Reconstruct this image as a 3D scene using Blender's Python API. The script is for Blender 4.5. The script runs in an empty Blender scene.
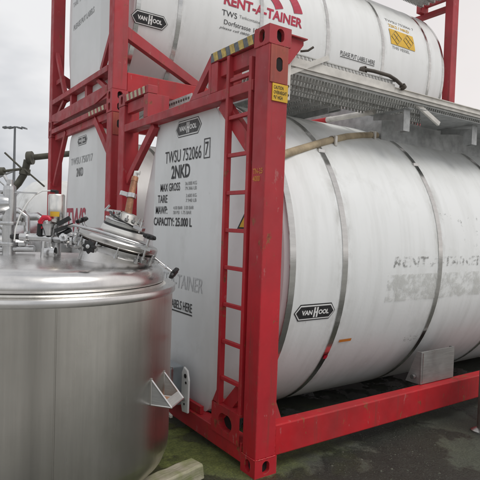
import bpy, math, random
from mathutils import Vector, Matrix, noise
random.seed(7)
R = math.radians
scene = bpy.context.scene
col = scene.collection

# ------------------------------------------------------------------ camera
cam_d = bpy.data.cameras.new('camera'); cam = bpy.data.objects.new('camera', cam_d); col.objects.link(cam)
yaw, pit, rol = 0.96427, -0.0298567, 0.0328758
F = Vector((math.cos(pit)*math.cos(yaw), math.cos(pit)*math.sin(yaw), math.sin(pit)))
rt = F.cross(Vector((0, 0, 1))).normalized(); up = rt.cross(F)
RT = math.cos(rol)*rt + math.sin(rol)*up; UP = -math.sin(rol)*rt + math.cos(rol)*up
CAM = Vector((-1.998, -2.629, 1.6344))
cam.matrix_world = Matrix(((RT.x, UP.x, -F.x, CAM.x), (RT.y, UP.y, -F.y, CAM.y), (RT.z, UP.z, -F.z, CAM.z), (0, 0, 0, 1)))
cam_d.sensor_width = 36; cam_d.lens = 521.5*36/480; cam_d.clip_end = 3000; cam_d.clip_start = 0.05
scene.camera = cam

# ------------------------------------------------------------------ world: overcast
SUN_EL, SUN_AZ = R(56), R(158)      # azimuth measured from +Y towards +X
w = bpy.data.worlds.new("World"); scene.world = w; w.use_nodes = True
nt = w.node_tree; nt.nodes.clear()
N = nt.nodes.new; L = nt.links.new
sky = N('ShaderNodeTexSky'); sky.sky_type = 'NISHITA'; sky.sun_disc = False
sky.sun_elevation = SUN_EL; sky.sun_rotation = SUN_AZ; sky.dust_density = 4; sky.air_density = 1
tc = N('ShaderNodeTexCoord')
mp = N('ShaderNodeMapping'); mp.inputs['Scale'].default_value = (1, 1, 2.2)
nz = N('ShaderNodeTexNoise'); nz.inputs['Scale'].default_value = 2.3; nz.inputs['Detail'].default_value = 5; nz.inputs['Roughness'].default_value = .5
L(tc.outputs['Generated'], mp.inputs[0]); L(mp.outputs[0], nz.inputs['Vector'])
cr = N('ShaderNodeValToRGB')
cr.color_ramp.elements[0].position = .40; cr.color_ramp.elements[0].color = (5.7, 5.95, 6.35, 1)
cr.color_ramp.elements[1].position = .60; cr.color_ramp.elements[1].color = (9.6, 9.6, 9.7, 1)
L(nz.outputs['Fac'], cr.inputs[0])
mx = N('ShaderNodeMixRGB'); mx.inputs[0].default_value = .95
# thinner, warmer cloud towards the hidden sun's side of the sky
sx = N('ShaderNodeSeparateXYZ'); L(tc.outputs['Generated'], sx.inputs[0])
mr = N('ShaderNodeMapRange'); mr.inputs['From Min'].default_value = .1; mr.inputs['From Max'].default_value = 1.0; mr.interpolation_type = 'SMOOTHSTEP'
L(sx.outputs['X'], mr.inputs['Value'])
m2 = N('ShaderNodeMixRGB'); m2.inputs[2].default_value = (9.9, 9.35, 9.15, 1); L(mr.outputs[0], m2.inputs[0]); L(cr.outputs[0], m2.inputs[1])
L(sky.outputs[0], mx.inputs[1]); L(m2.outputs[0], mx.inputs[2])
bg = N('ShaderNodeBackground'); bg.inputs['Strength'].default_value = .094
L(mx.outputs[0], bg.inputs[0]); ou = N('ShaderNodeOutputWorld'); L(bg.outputs[0], ou.inputs[0])

sun_d = bpy.data.lights.new('sun', 'SUN'); sun_d.energy = 1.5; sun_d.angle = R(28); sun_d.color = (1, .97, .92)
sun = bpy.data.objects.new('sun', sun_d); col.objects.link(sun)
sdir = Vector((math.sin(SUN_AZ)*math.cos(SUN_EL), math.cos(SUN_AZ)*math.cos(SUN_EL), math.sin(SUN_EL)))
sun.rotation_euler = sdir.to_track_quat('Z', 'Y').to_euler()
scene.view_settings.view_transform = 'Standard'; scene.view_settings.look = 'None'
scene.view_settings.exposure = 0.0; scene.view_settings.gamma = 1

# ------------------------------------------------------------------ materials
def newmat(name):
    m = bpy.data.materials.new(name); m.use_nodes = True
    t = m.node_tree; t.nodes.clear()
    o = t.nodes.new('ShaderNodeOutputMaterial'); b = t.nodes.new('ShaderNodeBsdfPrincipled')
    t.links.new(b.outputs[0], o.inputs[0])
    return m, t, b
def tnoise(t, scale, detail=4, vec=None, rough=.55, mscale=None, coord='Object'):
    n = t.nodes.new('ShaderNodeTexNoise'); n.inputs['Scale'].default_value = scale
    n.inputs['Detail'].default_value = detail; n.inputs['Roughness'].default_value = rough
    c = t.nodes.new('ShaderNodeTexCoord'); m = t.nodes.new('ShaderNodeMapping')
    if mscale: m.inputs['Scale'].default_value = mscale
    t.links.new(c.outputs[coord], m.inputs[0]); t.links.new(m.outputs[0], n.inputs['Vector'])
    return n.outputs['Fac']
def ramp(t, fac, stops):
    r = t.nodes.new('ShaderNodeValToRGB'); e = r.color_ramp.elements
    while len(e) < len(stops): e.new(.5)
    for i, (p, c) in enumerate(stops):
        e[i].position = p; e[i].color = (c, c, c, 1) if not hasattr(c, '__len__') else (*c, 1)
    t.links.new(fac, r.inputs[0]); return r.outputs[0]
def mix(t, fac, a, b, mode='MIX'):
    n = t.nodes.new('ShaderNodeMixRGB'); n.blend_type = mode
    for i, v in enumerate((fac, a, b)):
        if hasattr(v, 'links') or hasattr(v, 'is_linked'): t.links.new(v, n.inputs[i])
        elif hasattr(v, '__len__'): n.inputs[i].default_value = (*v, 1)
        else: n.inputs[i].default_value = v
    return n.outputs[0]
def bump(t, b, h, s, d=.01):
    n = t.nodes.new('ShaderNodeBump'); n.inputs['Strength'].default_value = s; n.inputs['Distance'].default_value = d
    t.links.new(h, n.inputs['Height']); t.links.new(n.outputs[0], b.inputs['Normal'])
def simple(name, c, rough=.5, metal=0, var=.15, sc=8, bs=0.0):
    m, t, b = newmat(name)
    n = tnoise(t, sc, 4)
    v = ramp(t, n, [(.3, tuple(x*(1-var) for x in c)), (.7, tuple(min(1, x*(1+var)) for x in c))])
    t.links.new(v, b.inputs['Base Color']); b.inputs['Roughness'].default_value = rough; b.inputs['Metallic'].default_value = metal
    if bs: bump(t, b, tnoise(t, sc*6, 3), bs)
    return m
M = {}
def red_mat(name, lo, hi, chalk, edge=.75):
    m, t, b = newmat(name)
    base = ramp(t, tnoise(t, 3, 5), [(.3, lo), (.7, hi)])
    geo = t.nodes.new('ShaderNodeNewGeometry'); sp = t.nodes.new('ShaderNodeSeparateXYZ'); t.links.new(geo.outputs['Position'], sp.inputs[0])
    # chalky, sun-bleached paint on the upper parts of the stack
    mr = t.nodes.new('ShaderNodeMapRange'); mr.inputs['From Min'].default_value = 1.0; mr.inputs['From Max'].default_value = 2.9
    mr.inputs['To Max'].default_value = chalk
    t.links.new(sp.outputs['Z'], mr.inputs['Value'])
    blot = ramp(t, tnoise(t, 5, 6, mscale=(1, 1, .35)), [(.3, .35), (.7, 1.0)])
    c = mix(t, mix(t, 1, mr.outputs[0], blot, 'MULTIPLY'), base, (.34, .085, .095))
    # dark grime film and vertical run-off
    c = mix(t, ramp(t, tnoise(t, 2.3, 6, mscale=(1, 1, .6)), [(.42, 0), (.75, .45)]), c, (.11, .03, .028))
    c = mix(t, ramp(t, tnoise(t, 16, 5, mscale=(1, 1, .06), rough=.65), [(.56, 0), (.76, .5)]), c, (.13, .05, .035))
    # rust blooms, rubbed scuffs
    rs = ramp(t, tnoise(t, 8, 9, rough=.72, mscale=(1, 1, .7)), [(.60, 0), (.635, .8)])
    c = mix(t, rs, c, ramp(t, tnoise(t, 40, 4), [(.3, (.12, .035, .018)), (.7, (.33, .12, .045))]))
    c = mix(t, ramp(t, tnoise(t, 26, 5, mscale=(.6, .6, .25), rough=.7), [(.63, 0), (.68, .45)]), c, (.44, .20, .19))
    # worn edges: bevelled normal against true normal
    bv = t.nodes.new('ShaderNodeBevel'); bv.samples = 4; bv.inputs['Radius'].default_value = .010
    dt = t.nodes.new('ShaderNodeVectorMath'); dt.operation = 'DOT_PRODUCT'
    t.links.new(bv.outputs[0], dt.inputs[0]); t.links.new(geo.outputs['Normal'], dt.inputs[1])
    eg = ramp(t, dt.outputs['Value'], [(.80, 1), (.985, 0)])
    en = ramp(t, tnoise(t, 19, 7, rough=.75), [(.50, 0), (.60, edge)])
    c = mix(t, mix(t, 1, eg, en, 'MULTIPLY'), c, (.30, .155, .10))
    t.links.new(c, b.inputs['Base Color'])
    t.links.new(ramp(t, tnoise(t, 9, 5), [(.3, .45), (.7, .72)]), b.inputs['Roughness'])
    bump(t, b, mix(t, .35, tnoise(t, 6, 3), tnoise(t, 70, 5)), .22, .005)
    return m
M['red'] = red_mat('red_paint', (.41, .010, .020), (.53, .016, .026), .62)
M['fred'] = red_mat('faded_orange_paint', (.36, .06, .035), (.46, .10, .055), .35)
M['bred'] = red_mat('bright_red_paint', (.42, .007, .013), (.54, .012, .020), .15, .5)
def tank_paint(name, base=(.80, .815, .815), dirt=.40):
    m, t, b = newmat(name)
    c = ramp(t, tnoise(t, 1.3, 5), [(.3, tuple(x*.93 for x in base)), (.7, base)])
    st = ramp(t, tnoise(t, 6, 7, mscale=(1.6, .5, .16), rough=.6), [(.46, 0), (.80, dirt)])
    c = mix(t, st, c, (.47, .475, .45))
    sm = ramp(t, tnoise(t, 2.6, 8, rough=.65), [(.56, 0), (.74, dirt*.7)])
    c = mix(t, sm, c, (.40, .40, .37))
    fl = ramp(t, tnoise(t, 22, 6, rough=.7, mscale=(1, 1, .5)), [(.68, 0), (.74, .55)])
    c = mix(t, fl, c, (.22, .21, .19))
    # run-off and grime gathered at the straps
    tx = t.nodes.new('ShaderNodeTexCoord'); sx_ = t.nodes.new('ShaderNodeSeparateXYZ'); t.links.new(tx.outputs['Object'], sx_.inputs[0])
    pp = t.nodes.new('ShaderNodeMath'); pp.operation = 'PINGPONG'; pp.inputs[1].default_value = .575
    sb = t.nodes.new('ShaderNodeMath'); sb.operation = 'SUBTRACT'; sb.inputs[1].default_value = .80
    t.links.new(sx_.outputs['X'], sb.inputs[0]); t.links.new(sb.outputs[0], pp.inputs[0])
    near = ramp(t, pp.outputs[0], [(.02, .8), (.11, 0)])
    c = mix(t, mix(t, 1, near, ramp(t, tnoise(t, 9, 7, rough=.7, mscale=(1, 1, .5)), [(.42, 0), (.72, 1)]), 'MULTIPLY'), c, (.33, .32, .29))
    # grime film settled on the upward surfaces of the cladding
    geo = t.nodes.new('ShaderNodeNewGeometry'); sp = t.nodes.new('ShaderNodeSeparateXYZ'); t.links.new(geo.outputs['Normal'], sp.inputs[0])
    up_ = ramp(t, sp.outputs['Z'], [(.45, 0), (.95, .55)])
    al = mix(t, 1, up_, ramp(t, tnoise(t, 5, 6), [(.3, .3), (.7, 1)]), 'MULTIPLY')
    c = mix(t, al, c, (.36, .35, .29))
    t.links.new(c, b.inputs['Base Color'])
    t.links.new(ramp(t, tnoise(t, 4, 5), [(.3, .30), (.7, .5)]), b.inputs['Roughness'])
    h = mix(t, .12, tnoise(t, 2.2, 2, mscale=(1.5, .6, .6)), tnoise(t, 45, 2), 'MIX')
    bump(t, b, h, .30, .014)
    return m
M['white'] = tank_paint('white_cladding')
M['white_clean'] = tank_paint('white_cladding_clean', (.80, .81, .805), .22)
def steel(name, c=(.56, .55, .53), rough=.28, brush=(90, 90, .6), bs=.05, aniso=0, spots=0.12, wob=.0):
    m, t, b = newmat(name)
    n = tnoise(t, 1, 6, mscale=brush, rough=.7)
    v = ramp(t, n, [(.3, tuple(x*.86 for x in c)), (.7, tuple(min(1, x*1.1) for x in c))])
    d = ramp(t, tnoise(t, 3.5, 6, rough=.65), [(.45, 0), (.75, spots*3)])
    v = mix(t, d, v, tuple(x*.6 for x in c))
    t.links.new(v, b.inputs['Base Color']); b.inputs['Metallic'].default_value = 1
    rr = ramp(t, tnoise(t, 4, 5), [(.3, rough*.8), (.7, min(1, rough*1.35))]); t.links.new(rr, b.inputs['Roughness'])
    h = mix(t, .25, tnoise(t, 1.6, 2), n) if wob else n
    bump(t, b, h, bs, .01)
    return m
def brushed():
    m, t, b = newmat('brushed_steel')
    band = ramp(t, tnoise(t, 2.6, 3, mscale=(1, 1, .04)), [(.32, (.50, .485, .455)), (.5, (.74, .72, .68)), (.68, (.90, .88, .84))])  # upright light and dark reflection bands painted into the base colour
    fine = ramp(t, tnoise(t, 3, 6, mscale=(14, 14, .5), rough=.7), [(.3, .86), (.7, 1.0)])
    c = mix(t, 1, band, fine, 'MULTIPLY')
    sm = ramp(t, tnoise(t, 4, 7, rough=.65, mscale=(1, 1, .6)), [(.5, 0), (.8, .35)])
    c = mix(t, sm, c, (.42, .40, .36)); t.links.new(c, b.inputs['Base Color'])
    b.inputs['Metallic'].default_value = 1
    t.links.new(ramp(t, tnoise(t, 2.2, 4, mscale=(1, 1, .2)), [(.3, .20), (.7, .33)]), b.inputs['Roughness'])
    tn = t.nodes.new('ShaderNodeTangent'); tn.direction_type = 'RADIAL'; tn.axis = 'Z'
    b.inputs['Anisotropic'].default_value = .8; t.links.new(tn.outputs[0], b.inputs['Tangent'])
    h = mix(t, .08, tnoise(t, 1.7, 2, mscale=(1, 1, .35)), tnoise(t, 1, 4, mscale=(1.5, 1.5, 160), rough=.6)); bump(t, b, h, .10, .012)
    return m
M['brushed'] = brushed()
M['polished'] = steel('polished_steel', (.68, .665, .65), .25, (6, 6, 6), .012, spots=.03)
M['fitting'] = steel('fitting_steel', (.60, .60, .60), .24, (20, 20, 20), .05, spots=.07)
M['strap'] = steel('strap_steel', (.60, .60, .585), .14, (4, 30, 30), .05, spots=.10)
M['plank'] = simple('dull_aluminium_plank', (.46, .465, .45), .6, .0, .22, 16, .15)
M['alu'] = steel('weathered_aluminium', (.50, .50, .48), .55, (3, 60, 60), .12, spots=.15)
M['galv'] = simple('galvanised_sheet', (.40, .41, .41), .55, .55, .22, 14, .1)
M['trim'] = simple('aluminium_trim', (.62, .60, .56), .5, .25, .18, 10)
M['black'] = simple('black_plastic', (.015, .015, .016), .38, 0, .3)
M['rubber'] = simple('dark_rubber', (.075, .062, .05), .7, 0, .4, 9, .2)
M['void'] = simple('dark_cavity', (.012, .008, .008), .9, 0, .2)
M['hose'] = simple('beige_pipe_lagging', (.40, .32, .21), .75, 0, .28, 7, .5)
M['rust'] = simple('rusty_copper_pipe', (.33, .16, .09), .5, .3, .35, 14, .3)
M['olive'] = simple('olive_pipe_paint', (.095, .092, .07), .6, .1, .3, 9, .3)
M['yellow'] = simple('yellow_sticker', (.66, .40, .03), .5, 0, .12)
M['stripe'] = simple('faded_yellow_stripe', (.50, .36, .10), .6, 0, .35, 30)
M['stripe_pale'] = simple('pale_stripe', (.48, .44, .30), .6, 0, .25, 30)
M['stripe_dark'] = simple('dark_stripe', (.13, .14, .15), .6, 0, .35, 30)
M['ink'] = simple('black_lettering', (.022, .022, .024), .5, 0, .5, 20)
M['inkgrey'] = simple('grey_lettering', (.20, .20, .20), .6, 0, .35, 30)
M['inkfade'] = simple('faded_lettering', (.42, .43, .43), .6, 0, .2, 30)
M['badge_grey'] = simple('weathered_badge', (.09, .09, .09), .6, 0, .5, 30)
M['ghost'] = simple('ghost_of_removed_letters', (.56, .57, .575), .6, 0, .12, 20)
M['inkred'] = simple('red_lettering', (.42, .015, .05), .45, 0, .2, 10)
M['letwhite'] = simple('white_lettering', (.78, .78, .77), .45, 0, .05)
M['redcap'] = simple('red_plastic', (.55, .01, .035), .35, 0, .15)
M['hosewhite'] = simple('white_tubing', (.72, .72, .70), .35, 0, .05)
M['orange'] = simple('orange_marker', (.60, .20, .03), .5, 0, .1)
M['concrete_far'] = simple('far_cladding', (.33, .35, .37), .7, 0, .1, .2)
M['roof_far'] = simple('far_roofing', (.20, .205, .21), .8, 0, .15, .3)
M['lampgrey'] = simple('grey_lamp_metal', (.16, .17, .18), .5, .4, .1)
M['glassy'] = simple('grey_cabinet_paint', (.22, .25, .27), .18, .1, .15, 5)
M['box_grey'] = steel('galvanised_plate', (.44, .44, .43), .6, (5, 5, 90), .12, spots=.12)
M['gasket'] = simple('white_gasket', (.66, .66, .64), .4, .1, .1)
def worn_ink(name, c, thr, top=.85, sc=26):
    m, t, b = newmat(name)
    b.inputs['Base Color'].default_value = (*c, 1); b.inputs['Roughness'].default_value = .8
    tr = t.nodes.new('ShaderNodeBsdfTransparent'); ms = t.nodes.new('ShaderNodeMixShader')
    f = ramp(t, tnoise(t, sc, 9, rough=.8, mscale=(1, 1, 1.0)), [(thr, 0), (thr+.10, top)])
    t.links.new(f, ms.inputs[0]); t.links.new(tr.outputs[0], ms.inputs[1]); t.links.new(b.outputs[0], ms.inputs[2])
    t.links.new(ms.outputs[0], t.nodes['Material Output'].inputs[0]); return m
M['worn'] = worn_ink('worn_off_ink', (.24, .24, .23), .49)
M['worn_pale'] = worn_ink('glue_residue', (.62, .625, .60), .44, .55, 9)
M['worn_faint'] = worn_ink('faint_ink_rests', (.24, .24, .23), .56)
def wood():
    m, t, b = newmat('mossy_wood')
    c = ramp(t, tnoise(t, 3, 6, mscale=(1, 14, 14), rough=.6), [(.3, (.20, .18, .13)), (.7, (.42, .39, .30))])
    g = ramp(t, tnoise(t, 8, 5), [(.42, 0), (.68, .75)])
    c = mix(t, g, c, (.15, .18, .05)); t.links.new(c, b.inputs['Base Color']); b.inputs['Roughness'].default_value = .85
    bump(t, b, tnoise(t, 6, 5, mscale=(1, 16, 16)), .6, .006); return m
M['wood'] = wood()
def ground():
    m, t, b = newmat('wet_mossy_concrete')
    n1 = tnoise(t, 1.1, 8, rough=.6); n2 = tnoise(t, 9, 8, rough=.7)
    c = ramp(t, n1, [(.32, (.036, .038, .032)), (.68, (.085, .090, .072))])
    c = mix(t, .55, c, ramp(t, n2, [(.3, (.030, .033, .026)), (.7, (.115, .124, .095))]))
    # moss and algae patch around the foot of the vessel
    tcn = t.nodes.new('ShaderNodeTexCoord')
    vd = t.nodes.new('ShaderNodeVectorMath'); vd.operation = 'DISTANCE'; vd.inputs[1].default_value = (-.15, .75, 0)
    t.links.new(tcn.outputs['Object'], vd.inputs[0])
    ad = t.nodes.new('ShaderNodeMath'); ad.operation = 'ADD'
    sn = ramp(t, tnoise(t, 3.0, 6), [(.3, 0), (.7, .9)]); t.links.new(vd.outputs['Value'], ad.inputs[0]); t.links.new(sn, ad.inputs[1])
    ms = t.nodes.new('ShaderNodeMapRange'); ms.inputs['From Min'].default_value = 1.75; ms.inputs['From Max'].default_value = .75
    t.links.new(ad.outputs[0], ms.inputs['Value'])
    g = ramp(t, tnoise(t, 14, 6, rough=.7), [(.3, (.06, .08, .018)), (.7, (.17, .20, .05))])
    c = mix(t, ms.outputs[0], c, g)
    g2 = ramp(t, tnoise(t, .9, 6, rough=.65), [(.48, 0), (.72, .4)])
    c = mix(t, g2, c, (.085, .095, .05))
    c = mix(t, .6, c, ramp(t, tnoise(t, 70, 5, rough=.75), [(.35, .25), (.65, 1.6)]), 'MULTIPLY')
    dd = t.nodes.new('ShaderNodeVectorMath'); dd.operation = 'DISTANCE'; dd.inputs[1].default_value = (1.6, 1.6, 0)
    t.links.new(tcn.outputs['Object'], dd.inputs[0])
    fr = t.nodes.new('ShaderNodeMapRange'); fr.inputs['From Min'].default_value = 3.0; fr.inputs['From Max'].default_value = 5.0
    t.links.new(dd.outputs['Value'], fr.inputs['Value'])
    c = mix(t, fr.outputs[0], c, ramp(t, n1, [(.3, (.22, .22, .205)), (.7, (.34, .335, .315))]))  # unseen outer ground made paler to brighten what the vessel reflects
    # wet patches
    wet = ramp(t, tnoise(t, 1.15, 7, rough=.6), [(.47, 0), (.51, 1)])
    nw = t.nodes.new('ShaderNodeMath'); nw.operation = 'SUBTRACT'; nw.use_clamp = True
    t.links.new(wet, nw.inputs[0]); t.links.new(fr.outputs[0], nw.inputs[1]); wet = nw.outputs[0]
    c = mix(t, wet, c, mix(t, 1, c, (.42, .42, .43), 'MULTIPLY'))
    t.links.new(c, b.inputs['Base Color'])
    rr = mix(t, wet, ramp(t, n2, [(.3, .62), (.7, .9)]), (.22, .22, .22)); t.links.new(rr, b.inputs['Roughness'])
    h = mix(t, .5, tnoise(t, 30, 6, rough=.7), tnoise(t, 150, 4, rough=.7)); bump(t, b, h, .8, .014)
    return m
M['ground'] = ground()

# ------------------------------------------------------------------ mesh helpers
class MB:
    def __init__(s): s.v = []; s.f = []; s.m = []; s.mi = 0
    def add(s, vs, fs):
        o = len(s.v); s.v += [tuple(x) for x in vs]; s.f += [tuple(i+o for i in f) for f in fs]; s.m += [s.mi]*len(fs); return s
    def box(s, a, b):
        x0, y0, z0 = a; x1, y1, z1 = b
        return s.add([(x0, y0, z0), (x1, y0, z0), (x1, y1, z0), (x0, y1, z0), (x0, y0, z1), (x1, y0, z1), (x1, y1, z1), (x0, y1, z1)],
                     [(0, 3, 2, 1), (4, 5, 6, 7), (0, 1, 5, 4), (1, 2, 6, 5), (2, 3, 7, 6), (3, 0, 4, 7)])
    def prism(s, poly, axis, a, b):     # poly: 2D points in the two other axes (cyclic order x,y,z without axis)
        n = len(poly)
        def P(p, h): return {'x': (h, p[0], p[1]), 'y': (p[0], h, p[1]), 'z': (p[0], p[1], h)}[axis]
        vs = [P(p, a) for p in poly] + [P(p, b) for p in poly]
        return s.add(vs, [tuple(range(n))[::-1], tuple(range(n, 2*n))] + [(i, (i+1) % n, n+(i+1) % n, n+i) for i in range(n)])
    def bar(s, p, q, w, h, upv=(0, 0, 1)):      # rectangular bar between two points
        p, q = Vector(p), Vector(q); d = (q-p).normalized(); u = Vector(upv)
        x = d.cross(u).normalized(); y = x.cross(d)
        c = [(-w/2, -h/2), (w/2, -h/2), (w/2, h/2), (-w/2, h/2)]
        vs = [p+x*a+y*b for a, b in c]+[q+x*a+y*b for a, b in c]
        return s.add(vs, [(3, 2, 1, 0), (4, 5, 6, 7)]+[(i, (i+1) % 4, 4+(i+1) % 4, 4+i) for i in range(4)])
    def tube(s, pts, r, n=12, cap=True):
        pts = [Vector(p) for p in pts]; rs = r if hasattr(r, '__len__') else [r]*len(pts)
        T = []
        for i in range(len(pts)):
            a = pts[max(0, i-1)]; b = pts[min(len(pts)-1, i+1)]; T.append((b-a).normalized())
        x = T[0].orthogonal().normalized(); vs = []
        for i, p in enumerate(pts):
            x = (x - T[i]*x.dot(T[i])).normalized(); y = T[i].cross(x)
            vs += [p+(x*math.cos(2*math.pi*k/n)+y*math.sin(2*math.pi*k/n))*rs[i] for k in range(n)]
        fs = [(i*n+k, i*n+(k+1) % n, (i+1)*n+(k+1) % n, (i+1)*n+k) for i in range(len(pts)-1) for k in range(n)]
        if cap: fs += [tuple(range(n))[::-1], tuple((len(pts)-1)*n+k for k in range(n))]
        return s.add(vs, fs)
    def lathe(s, prof, o=(0, 0, 0), ax=(0, 0, 1), n=32):
        o = Vector(o); ax = Vector(ax).normalized(); x = ax.orthogonal().normalized(); y = ax.cross(x); vs = []
        for r, h in prof: vs += [o+ax*h+(x*math.cos(2*math.pi*k/n)+y*math.sin(2*math.pi*k/n))*max(r, 1e-4) for k in range(n)]
        return s.add(vs, [(i*n+k, i*n+(k+1) % n, (i+1)*n+(k+1) % n, (i+1)*n+k) for i in range(len(prof)-1) for k in range(n)])
    def build(s, name, mat, parent=None, smooth=False, bevel=0, angle=40):
        me = bpy.data.meshes.new(name); me.from_pydata(s.v, [], s.f)
        mats = mat if isinstance(mat, (list, tuple)) else [mat]
        for m_ in mats: me.materials.append(m_)
        for p, i in zip(me.polygons, s.m): p.material_index = i
        if smooth:
            for p in me.polygons: p.use_smooth = True
            me.update()
            try: me.set_sharp_from_angle(angle=R(angle))
            except Exception: pass
        me.validate(); me.update()
        o = bpy.data.objects.new(name, me); col.objects.link(o)
        if parent: o.parent = parent
        if bevel:
            b = o.modifiers.new('bevel', 'BEVEL'); b.width = bevel; b.segments = 2; b.limit_method = 'ANGLE'; b.angle_limit = R(40)
        return o
def empty(name, loc, rz=0):
    o = bpy.data.objects.new(name, None); col.objects.link(o); o.location = loc; o.rotation_euler = (0, 0, rz); o.empty_display_size = .3
    return o
def tag(o, label=None, cat=None, group=None, kind=None):
    if label: o['label'] = label
    if cat: o['category'] = cat
    if group: o['group'] = group
    if kind: o['kind'] = kind
    return o
def share(src, name, parent, loc=(0, 0, 0), rot=None):
    c = src.copy(); c.name = name; col.objects.link(c); c.parent = parent; c.location = loc
    if rot: c.rotation_euler = rot
    return c

# lettering: built-in font turned into mesh and laid onto a surface by fn(u, v) -> point
def lettering(name, txt, w_, h_, fn, mat, parent, shear=0, bold=0.0, flip=False):
    cu = bpy.data.curves.new('tmp', 'FONT'); cu.body = txt; cu.size = 1; cu.shear = shear; cu.offset = bold; cu.fill_mode = 'FRONT'; cu.resolution_u = 3
    ob = bpy.data.objects.new('tmp', cu); col.objects.link(ob); bpy.context.view_layer.update()
    dg = bpy.context.evaluated_depsgraph_get(); me = bpy.data.meshes.new_from_object(ob.evaluated_get(dg))
    xs = [v.co.x for v in me.vertices]; ys = [v.co.y for v in me.vertices]
    x0, x1, y0, y1 = min(xs), max(xs), min(ys), max(ys)
    me2 = bpy.data.meshes.new(name)
    vs = [fn((v.co.x-x0)/(x1-x0)*w_, (v.co.y-y0)/(y1-y0)*h_) for v in me.vertices]
    me2.from_pydata(vs, [], [tuple(p.vertices) for p in me.polygons]); me2.materials.append(mat); me2.update()
    bpy.data.objects.remove(ob); bpy.data.curves.remove(cu); bpy.data.meshes.remove(me)
    o = bpy.data.objects.new(name, me2); col.objects.link(o); o.parent = parent
    return o
def flatpoly(name, polys, fn, mat, parent):
    mb = MB()
    for p in polys: mb.add([fn(*q) for q in p], [tuple(range(len(p)))])
    return mb.build(name, mat, parent)

# ------------------------------------------------------------------ ground
mb = MB(); mb.add([(-900, -900, 0), (900, -900, 0), (900, 900, 0), (-900, 900, 0)], [(0, 1, 2, 3)])
g_ = mb.build('ground', M['ground']); tag(g_, 'wet mossy concrete yard under the containers', kind='structure')

# ------------------------------------------------------------------ tank containers
CL, CW, CH = 6.058, 2.50, 2.90
YC, ZC, TA, TB, TN = 1.25, 1.35, 1.20, 1.29, 2.05
def sup(t, a=TA, b=TB, n=TN):
    c, s = math.cos(t), math.sin(t)
    return (YC + math.copysign(abs(c)**(2/n), c)*a, ZC + math.copysign(abs(s)**(2/n), s)*b)
def on_tank(x, z, off=.005):        # near side of the barrel at height z
    v = max(-1, min(1, (z-ZC)/TB)); c = (1-abs(v)**TN)**(1/TN)
    n = Vector((0, -c/TA, v/TB)).normalized()
    return Vector((x, YC-c*TA, z)) + n*off
def zarc(z0, d):                    # height reached after running d up the barrel's skin from z0
    z = z0
    st = d/12
    for _ in range(12):
        v = (z-ZC)/TB; z += st*math.sqrt(max(.02, 1-v*v))
    return z

def ring_hole_face(mb, o, u, v, w_, h_, hw, hh, depth):
    """rectangular face o + u*[0,w] + v*[0,h] with an obround hole and a recess behind it"""
    o, u, v = Vector(o), Vector(u), Vector(v); nrm = u.cross(v)
    cx, cy = w_/2, h_/2; n = 16; hole = []; rect = []
    for k in range(n):
        a = 2*math.pi*(k+.5)/n; c, s = math.cos(a), math.sin(a)
        if hh > hw: px, py = hw*c, hw*s + math.copysign(hh-hw, s)
        else: px, py = hh*c + math.copysign(hw-hh, c), hh*s
        hole.append((cx+px, cy+py))
        k_ = min((w_/2)/abs(c), (h_/2)/abs(s)); rect.append((cx+c*k_, cy+s*k_))
    vs = [o+u*a+v*b for a, b in rect]+[o+u*a+v*b for a, b in hole]+[o+u*a+v*b-nrm*depth for a, b in hole]
    fs = [(k, (k+1) % n, n+(k+1) % n, n+k) for k in range(n)]+[(n+k, n+(k+1) % n, 2*n+(k+1) % n, 2*n+k) for k in range(n)]
    mb.mi = 0; mb.add(vs, fs)
    cor = [(0, 0), (w_, 0), (w_, h_), (0, h_)]
    for ca, cb in cor:              # fill the rectangle's corners
        near = sorted(range(n), key=lambda k: (rect[k][0]-ca)**2+(rect[k][1]-cb)**2)[:2]
        near.sort(); 
        if near == [0, n-1]: near = [n-1, 0]
        mb.add([o+u*rect[near[0]][0]+v*rect[near[0]][1], o+u*ca+v*cb, o+u*rect[near[1]][0]+v*rect[near[1]][1]], [(0, 1, 2)])
    mb.mi = 1; mb.add([o+u*a+v*b-nrm*depth for a, b in hole], [tuple(range(n))]); mb.mi = 0

CAST = {}
def casting_mesh(fx, fy):
    """corner casting .178 x .162 x .118 with holes towards the outer sides; fx, fy = outward signs"""
    if (fx, fy) in CAST: return CAST[(fx, fy)]
    mb = MB(); a, b, h = .178, .162, .118
    x0, x1 = (0, a) if fx < 0 else (-a, 0); y0, y1 = (0, b) if fy < 0 else (-b, 0)
    if fx < 0: ring_hole_face(mb, (x0, y1, 0), (0, -1, 0), (0, 0, 1), b, h, .029, .042, .03)
    else: ring_hole_face(mb, (x1, y0, 0), (0, 1, 0), (0, 0, 1), b, h, .029, .042, .03)
    if fy < 0: ring_hole_face(mb, (x0, y0, 0), (1, 0, 0), (0, 0, 1), a, h, .030, .042, .03)
    else: ring_hole_face(mb, (x1, y1, 0), (-1, 0, 0), (0, 0, 1), a, h, .030, .042, .03)
    ix = x1 if fx < 0 else x0; iy = y1 if fy < 0 else y0
    mb.add([(ix, y0, 0), (ix, y1, 0), (ix, y1, h), (ix, y0, h)], [(0, 1, 2, 3)])
    mb.add([(x0, iy, 0), (x1, iy, 0), (x1, iy, h), (x0, iy, h)], [(0, 1, 2, 3)])
    ring_hole_face(mb, (x0, y0, h), (1, 0, 0), (0, 1, 0), a, b, .055, .032, .03)
    mb.add([(x0, y0, 0), (x0, y1, 0), (x1, y1, 0), (x1, y0, 0)], [(0, 1, 2, 3)])
    CAST[(fx, fy)] = mb; return mb

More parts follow.
